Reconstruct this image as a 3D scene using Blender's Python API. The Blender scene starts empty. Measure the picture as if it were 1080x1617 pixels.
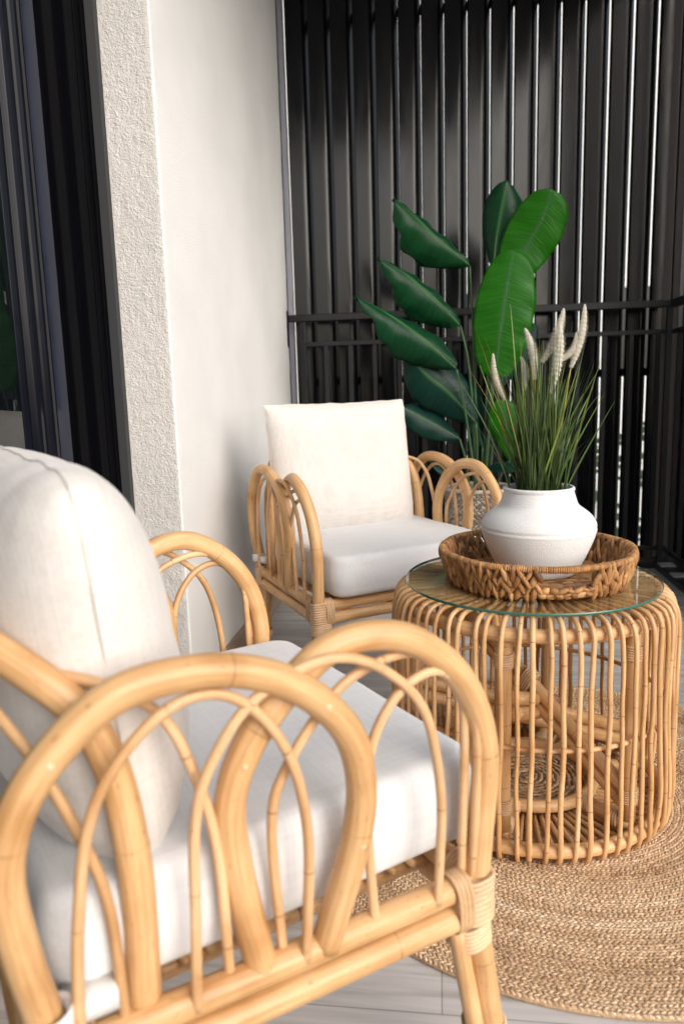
import bpy, math, random
import numpy as np
from mathutils import Vector, Matrix, noise
R = math.radians
random.seed(11)
S = bpy.context.scene
COL = S.collection

# ------------------------------------------------------------------ camera
F_PX, YAW, PITCH, ROLL, CAM_H = 1178.5, -.1303, .1689, .0292, .95
fw = Vector((math.sin(YAW)*math.cos(PITCH), math.cos(YAW)*math.cos(PITCH), -math.sin(PITCH)))
rt = Vector((math.cos(YAW), -math.sin(YAW), 0))
dn = fw.cross(rt)
c_, s_ = math.cos(ROLL), math.sin(ROLL)
rt, dn = c_*rt + s_*dn, -s_*rt + c_*dn
cam = bpy.data.cameras.new('camera')
camo = bpy.data.objects.new('camera', cam)
COL.objects.link(camo)
m = Matrix.Identity(4)
for i in range(3):
    m[i][0] = rt[i]; m[i][1] = -dn[i]; m[i][2] = -fw[i]
m[2][3] = CAM_H
camo.matrix_world = m
cam.sensor_fit = 'VERTICAL'; cam.sensor_height = 36; cam.sensor_width = 24
cam.lens = 36*F_PX/1617
cam.clip_start = .02; cam.clip_end = 500
cam.dof.use_dof = True; cam.dof.focus_distance = 1.72; cam.dof.aperture_fstop = 3.8
S.camera = camo

# ------------------------------------------------------------------ light
W = bpy.data.worlds.new('World'); S.world = W; W.use_nodes = True
wn = W.node_tree; bg = wn.nodes['Background']
sky = wn.nodes.new('ShaderNodeTexSky'); sky.sky_type = 'NISHITA'; sky.sun_disc = False
SUN_EL, SUN_AZ = R(28), R(134)          # azimuth clockwise from +Y
sky.sun_elevation = SUN_EL; sky.sun_rotation = SUN_AZ
sky.dust_density = 4; sky.air_density = 1.2
hs = wn.nodes.new('ShaderNodeHueSaturation'); hs.inputs['Saturation'].default_value = .5
wn.links.new(sky.outputs[0], hs.inputs['Color']); wn.links.new(hs.outputs[0], bg.inputs[0])
bg.inputs[1].default_value = .15
sun = bpy.data.lights.new('sun', 'SUN'); sun.energy = .85; sun.angle = R(60); sun.color = (1, .995, .99)
so = bpy.data.objects.new('sun', sun); COL.objects.link(so)
sd = Vector((math.sin(SUN_AZ)*math.cos(SUN_EL), math.cos(SUN_AZ)*math.cos(SUN_EL), math.sin(SUN_EL)))
so.rotation_euler = sd.to_track_quat('Z', 'Y').to_euler()
S.view_settings.view_transform = 'Standard'; S.view_settings.look = 'None'
S.view_settings.exposure = .49; S.view_settings.gamma = 1
S.cycles.max_bounces = 10; S.cycles.transparent_max_bounces = 16
S.cycles.use_denoising = True
S.cycles.caustics_reflective = False; S.cycles.caustics_refractive = False

# ------------------------------------------------------------------ materials
def mat(name, col=(.5, .5, .5), rough=.5, metal=0., spec=.5):
    M = bpy.data.materials.new(name); M.use_nodes = True
    b = M.node_tree.nodes['Principled BSDF']
    b.inputs['Base Color'].default_value = (*col, 1)
    b.inputs['Roughness'].default_value = rough
    b.inputs['Metallic'].default_value = metal
    b.inputs['Specular IOR Level'].default_value = spec
    return M, M.node_tree, b
def N(t, typ, **kw):
    n = t.nodes.new(typ)
    for k, v in kw.items():
        if k in n.inputs: n.inputs[k].default_value = v
        else: setattr(n, k, v)
    return n
def L(t, a, b): t.links.new(a, b)
def ramp(t, fac, stops):
    r = t.nodes.new('ShaderNodeValToRGB')
    while len(r.color_ramp.elements) < len(stops): r.color_ramp.elements.new(.5)
    for e, (p, c) in zip(r.color_ramp.elements, stops):
        e.position = p; e.color = (*c, 1)
    L(t, fac, r.inputs[0]); return r
def mixc(t, fac, a, b, mode='MIX'):
    n = t.nodes.new('ShaderNodeMix'); n.data_type = 'RGBA'; n.blend_type = mode
    if isinstance(fac, (int, float)): n.inputs[0].default_value = fac
    else: L(t, fac, n.inputs[0])
    for s, v in ((6, a), (7, b)):
        if isinstance(v, tuple): n.inputs[s].default_value = (*v, 1)
        else: L(t, v, n.inputs[s])
    return n.outputs[2]
def coords(t, scale=(1, 1, 1), src='Object'):
    tc = t.nodes.new('ShaderNodeTexCoord'); mp = t.nodes.new('ShaderNodeMapping')
    mp.inputs['Scale'].default_value = scale
    L(t, tc.outputs[src], mp.inputs[0]); return mp.outputs[0]
def bump(t, b, h, strength, dist=.001):
    n = t.nodes.new('ShaderNodeBump'); n.inputs['Strength'].default_value = strength
    n.inputs['Distance'].default_value = dist
    L(t, h, n.inputs['Height']); L(t, n.outputs[0], b.inputs['Normal']); return n

def rattan(name, lo, mid, hi, rough=.38):
    M, t, b = mat(name, mid, rough)
    v = coords(t, (5, 90, 1), 'UV')
    n1 = N(t, 'ShaderNodeTexNoise', Scale=1.6, Detail=5., Roughness=.6); L(t, v, n1.inputs[0])
    r = ramp(t, n1.outputs[0], [(.28, lo), (.5, mid), (.72, hi)])
    v2 = coords(t, (7, 7, 7))
    n2 = N(t, 'ShaderNodeTexNoise', Scale=1.3, Detail=3.); L(t, v2, n2.inputs[0])
    r2 = ramp(t, n2.outputs[0], [(.28, (.76, .64, .50)), (.42, (.95, .90, .84)), (.62, (1.06, 1.06, 1.06))])
    c = mixc(t, 1., r.outputs[0], r2.outputs[0], 'MULTIPLY')
    tn = t.nodes.new('ShaderNodeAttribute'); tn.attribute_name = 'tone'
    r3 = ramp(t, tn.outputs['Fac'], [(0, (.80, .72, .62)), (1, (1.1, 1.08, 1.08))])
    c = mixc(t, 1., c, r3.outputs[0], 'MULTIPLY')
    nd = t.nodes.new('ShaderNodeAttribute'); nd.attribute_name = 'nd'
    gn = N(t, 'ShaderNodeTexNoise', Scale=60., Detail=1.); L(t, coords(t), gn.inputs[0])
    mm = t.nodes.new('ShaderNodeMath'); mm.operation = 'MULTIPLY'
    rg = ramp(t, gn.outputs[0], [(.35, (.25, .25, .25)), (.6, (1, 1, 1))])
    L(t, nd.outputs['Fac'], mm.inputs[0]); L(t, rg.outputs[0], mm.inputs[1])
    c = mixc(t, mm.outputs[0], c, (.17, .075, .03))
    L(t, c, b.inputs['Base Color'])
    bump(t, b, n1.outputs[0], .4, .0009)
    b.inputs['Coat Weight'].default_value = .08; b.inputs['Coat Roughness'].default_value = .35
    fl = N(t, 'ShaderNodeTexNoise', Scale=1., Detail=2.); L(t, coords(t, (60, 420, 1), 'UV'), fl.inputs[0])
    rf = ramp(t, fl.outputs[0], [(.26, (.42, .30, .2)), (.34, (1, 1, 1))])
    L(t, mixc(t, .8, c, mixc(t, 1., c, rf.outputs[0], 'MULTIPLY')), b.inputs['Base Color'])
    rr_ = t.nodes.new('ShaderNodeMapRange'); rr_.inputs[3].default_value = rough-.08; rr_.inputs[4].default_value = rough+.22
    L(t, n2.outputs[0], rr_.inputs[0]); L(t, rr_.outputs[0], b.inputs['Roughness'])
    return M
M_CANE = rattan('thick_cane', (.50, .285, .125), (.645, .41, .20), (.74, .52, .285))
M_THIN = rattan('thin_cane', (.54, .33, .16), (.65, .43, .235), (.74, .53, .32), .42)
M_WRAP = rattan('binding_cane', (.60, .39, .22), (.72, .51, .32), (.80, .61, .42), .5)
M_TCANE = rattan('table_cane', (.53, .31, .14), (.67, .43, .22), (.77, .54, .31), .36)

def fabric(name, c1, c2, sc=900, st=.35):
    M, t, b = mat(name, c1, .92, 0, .2)
    v = coords(t)
    w1 = N(t, 'ShaderNodeTexWave', Scale=sc/6.28*.5, Distortion=1.5, Detail=1.); w1.bands_direction = 'X'
    w2 = N(t, 'ShaderNodeTexWave', Scale=sc/6.28*.5, Distortion=1.5, Detail=1.); w2.bands_direction = 'Y'
    L(t, v, w1.inputs[0]); L(t, v, w2.inputs[0])
    mx = t.nodes.new('ShaderNodeMath'); mx.operation = 'ADD'
    L(t, w1.outputs[1], mx.inputs[0]); L(t, w2.outputs[1], mx.inputs[1])
    na = N(t, 'ShaderNodeTexNoise', Scale=1., Detail=4.); L(t, coords(t, (14, 240, 14)), na.inputs[0])
    nb = N(t, 'ShaderNodeTexNoise', Scale=1., Detail=4.); L(t, coords(t, (240, 14, 240)), nb.inputs[0])
    ad = t.nodes.new('ShaderNodeMath'); ad.operation = 'ADD'
    L(t, na.outputs[0], ad.inputs[0]); L(t, nb.outputs[0], ad.inputs[1])
    hf = t.nodes.new('ShaderNodeMath'); hf.operation = 'MULTIPLY'; hf.inputs[1].default_value = .5
    L(t, ad.outputs[0], hf.inputs[0])
    r = ramp(t, hf.outputs[0], [(.38, c2), (.56, c1)])
    L(t, r.outputs[0], b.inputs['Base Color'])
    b.inputs['Sheen Weight'].default_value = .25
    a2 = t.nodes.new('ShaderNodeMath'); a2.operation = 'MULTIPLY_ADD'; a2.inputs[1].default_value = .6
    L(t, hf.outputs[0], a2.inputs[0]); 
    m3 = t.nodes.new('ShaderNodeMath'); m3.operation = 'MULTIPLY'; m3.inputs[1].default_value = .15
    L(t, mx.outputs[0], m3.inputs[0]); L(t, m3.outputs[0], a2.inputs[2])
    bump(t, b, a2.outputs[0], st, .0012)
    return M
M_SEATF = fabric('white_linen', (.72, .72, .73), (.66, .66, .67))
M_BACKF = fabric('natural_linen', (.70, .665, .635), (.63, .595, .56))

def stucco(name, col, scale, st, dist):
    M, t, b = mat(name, col, .9, 0, .25)
    v = coords(t)
    n = N(t, 'ShaderNodeTexNoise', Scale=scale, Detail=5., Roughness=.55); L(t, v, n.inputs[0])
    vo = N(t, 'ShaderNodeTexVoronoi', Scale=scale*.8); vo.feature = 'SMOOTH_F1'; 
    mp = N(t, 'ShaderNodeTexNoise', Scale=scale*.5, Detail=2.); L(t, v, mp.inputs[0])
    dv = mixc(t, .06, v, mp.outputs[1]); L(t, dv, vo.inputs[0])
    a = t.nodes.new('ShaderNodeMath'); a.operation = 'MULTIPLY_ADD'; a.inputs[1].default_value = .8
    L(t, vo.outputs[0], a.inputs[0]); L(t, n.outputs[0], a.inputs[2])
    lo = N(t, 'ShaderNodeTexNoise', Scale=2.2, Detail=3.); L(t, v, lo.inputs[0])
    r = ramp(t, lo.outputs[0], [(.3, tuple(x*.92 for x in col)), (.55, col), (.7, tuple(min(1, x*1.03) for x in col))])
    L(t, r.outputs[0], b.inputs['Base Color'])
    bump(t, b, a.outputs[0], st, dist); return M
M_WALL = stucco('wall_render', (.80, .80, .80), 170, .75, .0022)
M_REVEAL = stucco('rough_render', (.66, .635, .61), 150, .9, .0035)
M_SOFFIT = stucco('soffit_paint', (.7, .7, .7), 150, .2, .001)

def metal(name, col, rough, smear=0., msc=(26, 26, 2.2), dis=.6):
    M, t, b = mat(name, col, rough, 0, .5)
    v = coords(t, msc)
    n = N(t, 'ShaderNodeTexNoise', Scale=1., Detail=6., Roughness=.65, Distortion=dis); L(t, v, n.inputs[0])
    mr = t.nodes.new('ShaderNodeMapRange')
    mr.inputs[1].default_value = .3; mr.inputs[2].default_value = .7
    mr.inputs[3].default_value = rough - smear; mr.inputs[4].default_value = rough + smear
    L(t, n.outputs[0], mr.inputs[0]); L(t, mr.outputs[0], b.inputs['Roughness'])
    r = ramp(t, n.outputs[0], [(.35, col), (.75, tuple(x*1.25+.001 for x in col))])
    L(t, r.outputs[0], b.inputs['Base Color'])
    bump(t, b, n.outputs[0], .04, .0004)
    return M, b
M_SLAT, b_ = metal('charcoal_slat', (.0045, .0048, .0065), .20, .08, (7, 7, 1.6), 1.5); b_.inputs['Specular IOR Level'].default_value = .34
M_RAIL, b_ = metal('charcoal_rail', (.012, .012, .014), .40, .05)
M_POST, b_ = metal('bronze_grey_post', (.075, .068, .068), .4, .05)
M_STRIP, b_ = metal('lilac_grey_strip', (.30, .30, .35), .35, .05)
M_FRAME, b_ = metal('black_frame', (.002, .002, .003), .5, .03); b_.inputs['Specular IOR Level'].default_value = .03
M_FRAMEG, b_ = metal('gloss_frame', (.005, .006, .010), .12, .02); b_.inputs['Specular IOR Level'].default_value = .13
M_NAVYREFL, b_ = metal('gloss_panel_navy_reflection', (.008, .012, .03), .12, .02); b_.inputs['Specular IOR Level'].default_value = .2  # navy of the mirrored surroundings painted into the base colour
M_SEAL, t_, b_ = mat('grey_sealant', (.032, .034, .037), .8)
M_PANE, t_, b_ = mat('door_glass_room_dark', (.004, .005, .007), .015, 0, .6)  # opaque near-black: the unlit room behind is put into the pane colour

def floor_mat():
    M, t, b = mat('grey_plank', (.4, .37, .34), .5)
    v = coords(t)
    br = N(t, 'ShaderNodeTexBrick', Scale=1.); L(t, v, br.inputs[0])
    br.offset = .37; br.inputs['Brick Width'].default_value = 1.2; br.inputs['Row Height'].default_value = .2
    br.inputs['Mortar Size'].default_value = .0012; br.inputs['Mortar Smooth'].default_value = .3
    br.inputs['Color1'].default_value = (.50, .48, .47, 1); br.inputs['Color2'].default_value = (.60, .58, .57, 1)
    br.inputs['Mortar'].default_value = (.30, .28, .265, 1)
    n = N(t, 'ShaderNodeTexNoise', Scale=1., Detail=7., Roughness=.62, Distortion=.4); L(t, coords(t, (2.5, 38, 1)), n.inputs[0])
    r = ramp(t, n.outputs[0], [(.3, (.66, .63, .61)), (.5, (.95, .95, .95)), (.7, (1.15, 1.16, 1.17))])
    c = mixc(t, 1., br.outputs[0], r.outputs[0], 'MULTIPLY'); L(t, c, b.inputs['Base Color'])
    n2 = N(t, 'ShaderNodeTexNoise', Scale=1., Detail=3.); L(t, coords(t, (30, 400, 1)), n2.inputs[0])
    bump(t, b, n2.outputs[0], .25, .0006); return M
M_FLOOR = floor_mat()
def wood_skirt():
    M, t, b = mat('tan_skirting', (.30, .22, .16), .5)
    n = N(t, 'ShaderNodeTexNoise', Scale=1., Detail=6.); L(t, coords(t, (40, 3, 40)), n.inputs[0])
    r = ramp(t, n.outputs[0], [(.3, (.24, .165, .115)), (.7, (.42, .32, .24))]); L(t, r.outputs[0], b.inputs['Base Color']); return M
M_SKIRT = wood_skirt()

def toned(name, stops, rough, obj_noise=0., bumpsc=None, spec=.4):
    M, t, b = mat(name, stops[0][1], rough, 0, spec)
    a = t.nodes.new('ShaderNodeAttribute'); a.attribute_name = 'tone'
    r = ramp(t, a.outputs['Fac'], stops); c = r.outputs[0]
    if obj_noise:
        n = N(t, 'ShaderNodeTexNoise', Scale=obj_noise, Detail=4.); L(t, coords(t), n.inputs[0])
        r2 = ramp(t, n.outputs[0], [(.3, (.7, .66, .62)), (.7, (1.2, 1.2, 1.2))])
        c = mixc(t, 1., c, r2.outputs[0], 'MULTIPLY')
    L(t, c, b.inputs['Base Color'])
    if bumpsc:
        n = N(t, 'ShaderNodeTexNoise', Scale=1., Detail=3.); L(t, coords(t, bumpsc), n.inputs[0]); bump(t, b, n.outputs[0], .6, .002)
    return M
M_JUTE = toned('jute', [(0, (.34, .205, .115)), (.22, (.52, .35, .21)), (.6, (.66, .475, .31)), (1, (.80, .64, .46))], .85, 160, (300, 300, 300))
M_HYAC = toned('water_hyacinth', [(0, (.15, .062, .022)), (.35, (.36, .175, .065)), (.7, (.52, .275, .11)), (1, (.68, .42, .20))], .5, 45, (160, 160, 160))
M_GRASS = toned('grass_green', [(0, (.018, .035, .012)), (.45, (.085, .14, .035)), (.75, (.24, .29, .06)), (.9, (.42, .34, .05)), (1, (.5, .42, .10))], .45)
M_PLUME = toned('plume', [(0, (.90, .86, .77)), (1, (.95, .93, .88))], .9)
def _pl(t):
    b = t.nodes['Principled BSDF']; tr = N(t, 'ShaderNodeBsdfTranslucent', Color=(.93, .90, .82, 1)); mx = t.nodes.new('ShaderNodeMixShader'); mx.inputs[0].default_value = .55
    L(t, b.outputs[0], mx.inputs[1]); L(t, tr.outputs[0], mx.inputs[2]); L(t, mx.outputs[0], t.nodes['Material Output'].inputs[0])
_pl(M_PLUME.node_tree)
M_BASKET = toned('grey_basket', [(0, (.20, .165, .13)), (.5, (.40, .35, .29)), (1, (.58, .53, .46))], .8, 120)
def vase_mat():
    M, t, b = mat('chalk_ceramic', (.80, .80, .80), .85, 0, .25)
    n = N(t, 'ShaderNodeTexNoise', Scale=330., Detail=4., Roughness=.7); L(t, coords(t), n.inputs[0])
    w = N(t, 'ShaderNodeTexVoronoi', Scale=420.); L(t, coords(t), w.inputs[0])
    a = t.nodes.new('ShaderNodeMath'); a.operation = 'ADD'; L(t, n.outputs[0], a.inputs[0]); L(t, w.outputs[0], a.inputs[1])
    r = ramp(t, n.outputs[0], [(.3, (.74, .74, .745)), (.6, (.83, .83, .83))]); L(t, r.outputs[0], b.inputs['Base Color'])
    bump(t, b, a.outputs[0], .5, .0014); return M
M_VASE = vase_mat()
def glass_mat():
    M, t, b = mat('table_glass', (.93, .985, .965), .0)
    b.inputs['Transmission Weight'].default_value = 1; b.inputs['IOR'].default_value = 1.48
    gb = N(t, 'ShaderNodeBsdfTransparent', Color=(.955, .985, .972, 1))
    mx = t.nodes.new('ShaderNodeMixShader'); fr = N(t, 'ShaderNodeFresnel', IOR=1.5)
    ge = t.nodes.new('ShaderNodeNewGeometry'); ir = t.nodes.new('ShaderNodeMapRange'); ir.inputs[3].default_value = 1.5; ir.inputs[4].default_value = 1/1.5
    L(t, ge.outputs['Backfacing'], ir.inputs[0]); L(t, ir.outputs[0], fr.inputs[0])
    gl = N(t, 'ShaderNodeBsdfGlossy', Roughness=.01)
    L(t, fr.outputs[0], mx.inputs[0]); L(t, gb.outputs[0], mx.inputs[1]); L(t, gl.outputs[0], mx.inputs[2])
    L(t, mx.outputs[0], t.nodes['Material Output'].inputs[0]); return M
M_GLASS = glass_mat()
M_GEDGE, t_, b_ = mat('glass_edge', (.03, .13, .09), .1); b_.inputs['Coat Weight'].default_value = .5
def leaf_mat():
    M, t, b = mat('banana_leaf', (.02, .08, .03), .34, 0, .28)
    a = t.nodes.new('ShaderNodeAttribute'); a.attribute_name = 'tone'
    n = N(t, 'ShaderNodeTexNoise', Scale=1., Detail=3.); L(t, coords(t, (1.0, 130, 1), 'UV'), n.inputs[0])
    c1 = ramp(t, a.outputs['Fac'], [(0, (.005, .036, .030)), (.5, (.005, .068, .018)), (1, (.02, .17, .003))])  # brightest tone stands in for backlit leaves, their glow put into the colour
    r2 = ramp(t, n.outputs[0], [(.3, (.68, .72, .72)), (.7, (1.25, 1.25, 1.25))])
    c = mixc(t, 1., c1.outputs[0], r2.outputs[0], 'MULTIPLY')
    nd = t.nodes.new('ShaderNodeAttribute'); nd.attribute_name = 'nd'
    c = mixc(t, nd.outputs['Fac'], c, (.05, .17, .05)); L(t, c, b.inputs['Base Color'])
    bump(t, b, n.outputs[0], .7, .0035)
    tr = t.nodes.new('ShaderNodeBsdfTranslucent'); L(t, mixc(t, 1., c, (.9, 2.6, .35), 'MULTIPLY'), tr.inputs[0])
    mx = t.nodes.new('ShaderNodeMixShader'); mx.inputs[0].default_value = .35
    L(t, b.outputs[0], mx.inputs[1]); L(t, tr.outputs[0], mx.inputs[2]); L(t, mx.outputs[0], t.nodes['Material Output'].inputs[0])
    return M
M_LEAF = leaf_mat()
M_STEM, t_, b_ = mat('leaf_stem', (.05, .12, .045), .4)
M_SOIL, t_, b_ = mat('dark_moss', (.03, .035, .02), .95)
M_STRAP, t_, b_ = mat('white_strap', (.72, .70, .68), .9)
M_DARKW, t_, b_ = mat('dark_underside', (.05, .035, .025), .8)
M_FACADE = stucco('far_facade', (.88, .88, .87), 30, .2, .003)
M_GROUND = stucco('paving', (.22, .21, .20), 12, .3, .003)
M_HEDGE = toned('hedge_leaf', [(0, (.012, .03, .01)), (1, (.05, .09, .025))], .6)
M_FWIN, t_, b_ = mat('far_window', (.02, .025, .03), .1)

# ------------------------------------------------------------------ mesh helper
class MB:
    def __init__(s): s.v = []; s.f = []; s.uv = []; s.nd = []; s.tn = []; s.mi = []
    def add(s, v, f, uv=None, nd=None, tone=.5, mi=0):
        o = len(s.v); s.v += [tuple(p) for p in v]
        s.f += [tuple(i+o for i in q) for q in f]
        n = len(v)
        s.uv += uv if uv else [(0., 0.)]*n
        s.nd += nd if nd else [0.]*n
        s.tn += tone if isinstance(tone, list) else [tone]*n
        s.mi += [mi]*len(f)
    def build(s, name, m, parent=None, smooth=True, bevel=0, weld=False):
        me = bpy.data.meshes.new(name); me.from_pydata(s.v, [], s.f)
        for q in (m if isinstance(m, (list, tuple)) else [m]): me.materials.append(q)
        me.polygons.foreach_set('use_smooth', [smooth]*len(me.polygons))
        me.polygons.foreach_set('material_index', s.mi)
        lv = np.empty(len(me.loops), dtype=np.int32); me.loops.foreach_get('vertex_index', lv)
        u = me.uv_layers.new(name='UVMap'); u.data.foreach_set('uv', np.array(s.uv, dtype=np.float32)[lv].ravel())
        for nm, d in (('nd', s.nd), ('tone', s.tn)):
            a = me.attributes.new(nm, 'FLOAT', 'POINT'); a.data.foreach_set('value', np.array(d, dtype=np.float32))
        me.validate(); me.update()
        o = bpy.data.objects.new(name, me); COL.objects.link(o)
        if parent: o.parent = parent
        if bevel:
            bv = o.modifiers.new('bevel', 'BEVEL'); bv.width = bevel; bv.segments = 2; bv.limit_method = 'ANGLE'
        return o
    def box(s, x0, x1, y0, y1, z0, z1, tone=.5, mi=0):
        v = [(x, y, z) for z in (z0, z1) for y in (y0, y1) for x in (x0, x1)]
        s.add(v, [(0, 2, 3, 1), (4, 5, 7, 6), (0, 1, 5, 4), (2, 6, 7, 3), (0, 4, 6, 2), (1, 3, 7, 5)], tone=tone, mi=mi)
    def lathe(s, prof, n=64, c=(0, 0, 0), tone=.5, mi=0, closed=False):
        v, f, uv = [], [], []
        for j, (r, z) in enumerate(prof):
            for i in range(n):
                a = 2*math.pi*i/n; v.append((c[0]+r*math.cos(a), c[1]+r*math.sin(a), c[2]+z)); uv.append((i/n, j/len(prof)))
        m = len(prof)
        for j in range(m if closed else m-1):
            for i in range(n):
                a, b = j*n, ((j+1) % m)*n
                f.append((a+i, a+(i+1) % n, b+(i+1) % n, b+i))
        s.add(v, f, uv, tone=tone, mi=mi)

def spl(P, step=.008, closed=False):
    P = [Vector(p) for p in P]
    if closed: Q = [P[-1]] + P + P[:2]
    else: Q = [2*P[0]-P[1]] + P + [2*P[-1]-P[-2]]
    out = []
    for i in range(1, len(Q)-2):
        a, b, c, d = Q[i-1:i+3]; n = max(2, int((c-b).length/step))
        for k in range(n):
            t = k/n
            out.append(.5*((2*b)+(-a+c)*t+(2*a-5*b+4*c-d)*t*t+(-a+3*b-3*c+d)*t**3))
    if not closed: out.append(P[-1])
    return out

def tube(mb, pts, r, n=12, closed=False, nodes=.2, off=None, tone=None, cap=True, rfun=None, wob=0., mi=0):
    """round cane along pts with node rings every `nodes` metres"""
    pts = [Vector(p) for p in pts]
    if closed: pts = pts + [pts[0]]
    ls = [0.]
    for a, b in zip(pts, pts[1:]): ls.append(ls[-1] + (b-a).length)
    T = ls[-1]
    S_ = [(s, 0., 1.) for s in ls]
    if nodes and not closed:
        p = (random.random() if off is None else off)*nodes
        while p < T-.006:
            if p > .008:
                S_ = [q for q in S_ if abs(q[0]-p) > .006]
                S_ += [(p-.005, 0, 1.), (p-.0016, 0, 1.02), (p, .7 if r > .01 else 1, 1.01), (p+.0014, 0, 1.0), (p+.005, 0, 1.)]
            p += nodes*random.uniform(.7, 1.3)
        S_.sort()
    arr = np.array(pts); la = np.array(ls)
    def P_(s): return Vector([np.interp(s, la, arr[:, k]) for k in range(3)])
    V, Fc, UV, ND = [], [], [], []
    if tone is None: tone = random.random()
    up = None; e = max(.004, T*.004)
    m = len(S_)
    for j, (s, nd, rs) in enumerate(S_):
        s = min(max(s, 0), T); p = P_(s)
        if closed: tg = P_((s+e) % T) - P_((s-e) % T)
        else: tg = P_(min(s+e, T)) - P_(max(s-e, 0))
        tg.normalize()
        if up is None: up = tg.orthogonal().normalized()
        up = (up - tg*up.dot(tg)).normalized(); bi = tg.cross(up)
        rr = r*rs*(rfun(s/T) if rfun else 1)*(1+.035*noise.noise(Vector((s*11, tone*40, r*900))))
        if wob: p = p + Vector((noise.noise(p*9+Vector((3, 0, tone*50))), noise.noise(p*9+Vector((0, 7, tone*50))), 0))*wob
        for i in range(n):
            a = 2*math.pi*i/n; V.append(p + (up*math.cos(a) + bi*math.sin(a))*rr)
            UV.append((s + tone*7, abs(i/n-.5)*2*math.pi*r)); ND.append(float(nd))
    for j in range(m-1):
        for i in range(n): Fc.append((j*n+i, j*n+(i+1) % n, (j+1)*n+(i+1) % n, (j+1)*n+i))
    if cap and not closed:
        for base, sgn in ((0, -1), ((m-1)*n, 1)):
            cidx = len(V); k = base//n
            q = Vector(V[base]); ctr = sum((Vector(V[base+i]) for i in range(n)), Vector())/n
            V.append(ctr); UV.append(UV[base]); ND.append(0.)
            for i in range(n):
                t3 = (base+i, base+(i+1) % n, cidx)
                Fc.append(t3 if sgn > 0 else t3[::-1])
    mb.add(V, Fc, UV, ND, tone, mi)

def wrap(mb, c, axis, ln, ra, rb, side, turns, tone=None):
    """strip binding wound round a bundle: ripple-profiled oval sleeve"""
    c = Vector(c); axis = Vector(axis).normalized(); side = Vector(side); side = (side-axis*side.dot(axis)).normalized(); b = axis.cross(side)
    V, Fc, UV = [], [], []; n = 26; per = 5; m = turns*per
    for j in range(m+1):
        k = (j % per)/per; rip = .86+.14*math.sqrt(max(0, 1-(2*k-1)**2)) if j < m else .86
        t = (j/m-.5)*ln
        for i in range(n):
            a = 2*math.pi*i/n; ca, sa = math.cos(a), math.sin(a)
            q = 2/2.6
            x = math.copysign(abs(ca)**q, ca)*(ra+.0016*(rip-.9)*10); y = math.copysign(abs(sa)**q, sa)*(rb+.0016*(rip-.9)*10)
            V.append(c + axis*(t+.0025*math.sin(a)) + side*x + b*y); UV.append((i*.01, j*.002))
    for j in range(m):
        for i in range(n): Fc.append((j*n+i, j*n+(i+1) % n, (j+1)*n+(i+1) % n, (j+1)*n+i))
    Fc += [tuple(range(n))[::-1], tuple(range(m*n, m*n+n))]
    nd = [.85 if (v//n) % per == 0 else 0. for v in range(len(V))]
    mb.add(V, Fc, UV, nd, tone=random.random() if tone is None else tone)

_sph = {}
def blob(mb, c, u, v, w, tone, nu=6, nv=5):
    """small ellipsoid with half-axis vectors u (long), v, w"""
    if (nu, nv) not in _sph:
        P = [(1, 0, 0)]; 
        for j in range(1, nv):
            th = math.pi*j/nv
            for i in range(nu):
                a = 2*math.pi*i/nu; P.append((math.cos(th), math.sin(th)*math.cos(a), math.sin(th)*math.sin(a)))
        P.append((-1, 0, 0)); Fc = []
        for i in range(nu): Fc.append((0, 1+i, 1+(i+1) % nu))
        for j in range(nv-2):
            for i in range(nu):
                a = 1+j*nu; b = a+nu; Fc.append((a+i, b+i, b+(i+1) % nu, a+(i+1) % nu))
        e = len(P)-1; a = 1+(nv-2)*nu
        for i in range(nu): Fc.append((a+i, e, a+(i+1) % nu))
        _sph[(nu, nv)] = (P, Fc)
    P, Fc = _sph[(nu, nv)]
    c = Vector(c)
    mb.add([c + u*p[0] + v*p[1] + w*p[2] for p in P], Fc, tone=tone)

def tag(o, label=None, cat=None, group=None, kind=None):
    for k, v in (('label', label), ('category', cat), ('group', group), ('kind', kind)):
        if v: o[k] = v
    return o
def empty(name, loc=(0, 0, 0), rz=0., label=None, cat=None, group=None):
    o = bpy.data.objects.new(name, None); COL.objects.link(o); o.location = loc; o.rotation_euler = (0, 0, rz)
    o.empty_display_size = .05
    return tag(o, label, cat, group)
def copy_tree(o, parent=None):
    c = o.copy(); COL.objects.link(c)
    if parent: c.parent = parent
    for ch in [x for x in bpy.data.objects if x.parent == o]: copy_tree(ch, c)
    return c

# ================================================================== SETTING
XW, YEND, YREV, YF = -.707, 3.62, 1.972, 3.82
g = MB(); g.box(-60, 60, -60, 90, -3.4, -3.2); tag(g.build('ground', M_GROUND, smooth=False), kind='structure')
g = MB(); g.box(-1.4, 1.22, -2.6, 4.02, -.2, 0); tag(g.build('balcony_floor', M_FLOOR, smooth=False), kind='structure')
g = MB(); g.box(-1.4, 1.22, 1.2, 4.1, 2.95, 3.1); tag(g.build('balcony_ceiling', M_SOFFIT, smooth=False), kind='structure')

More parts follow.
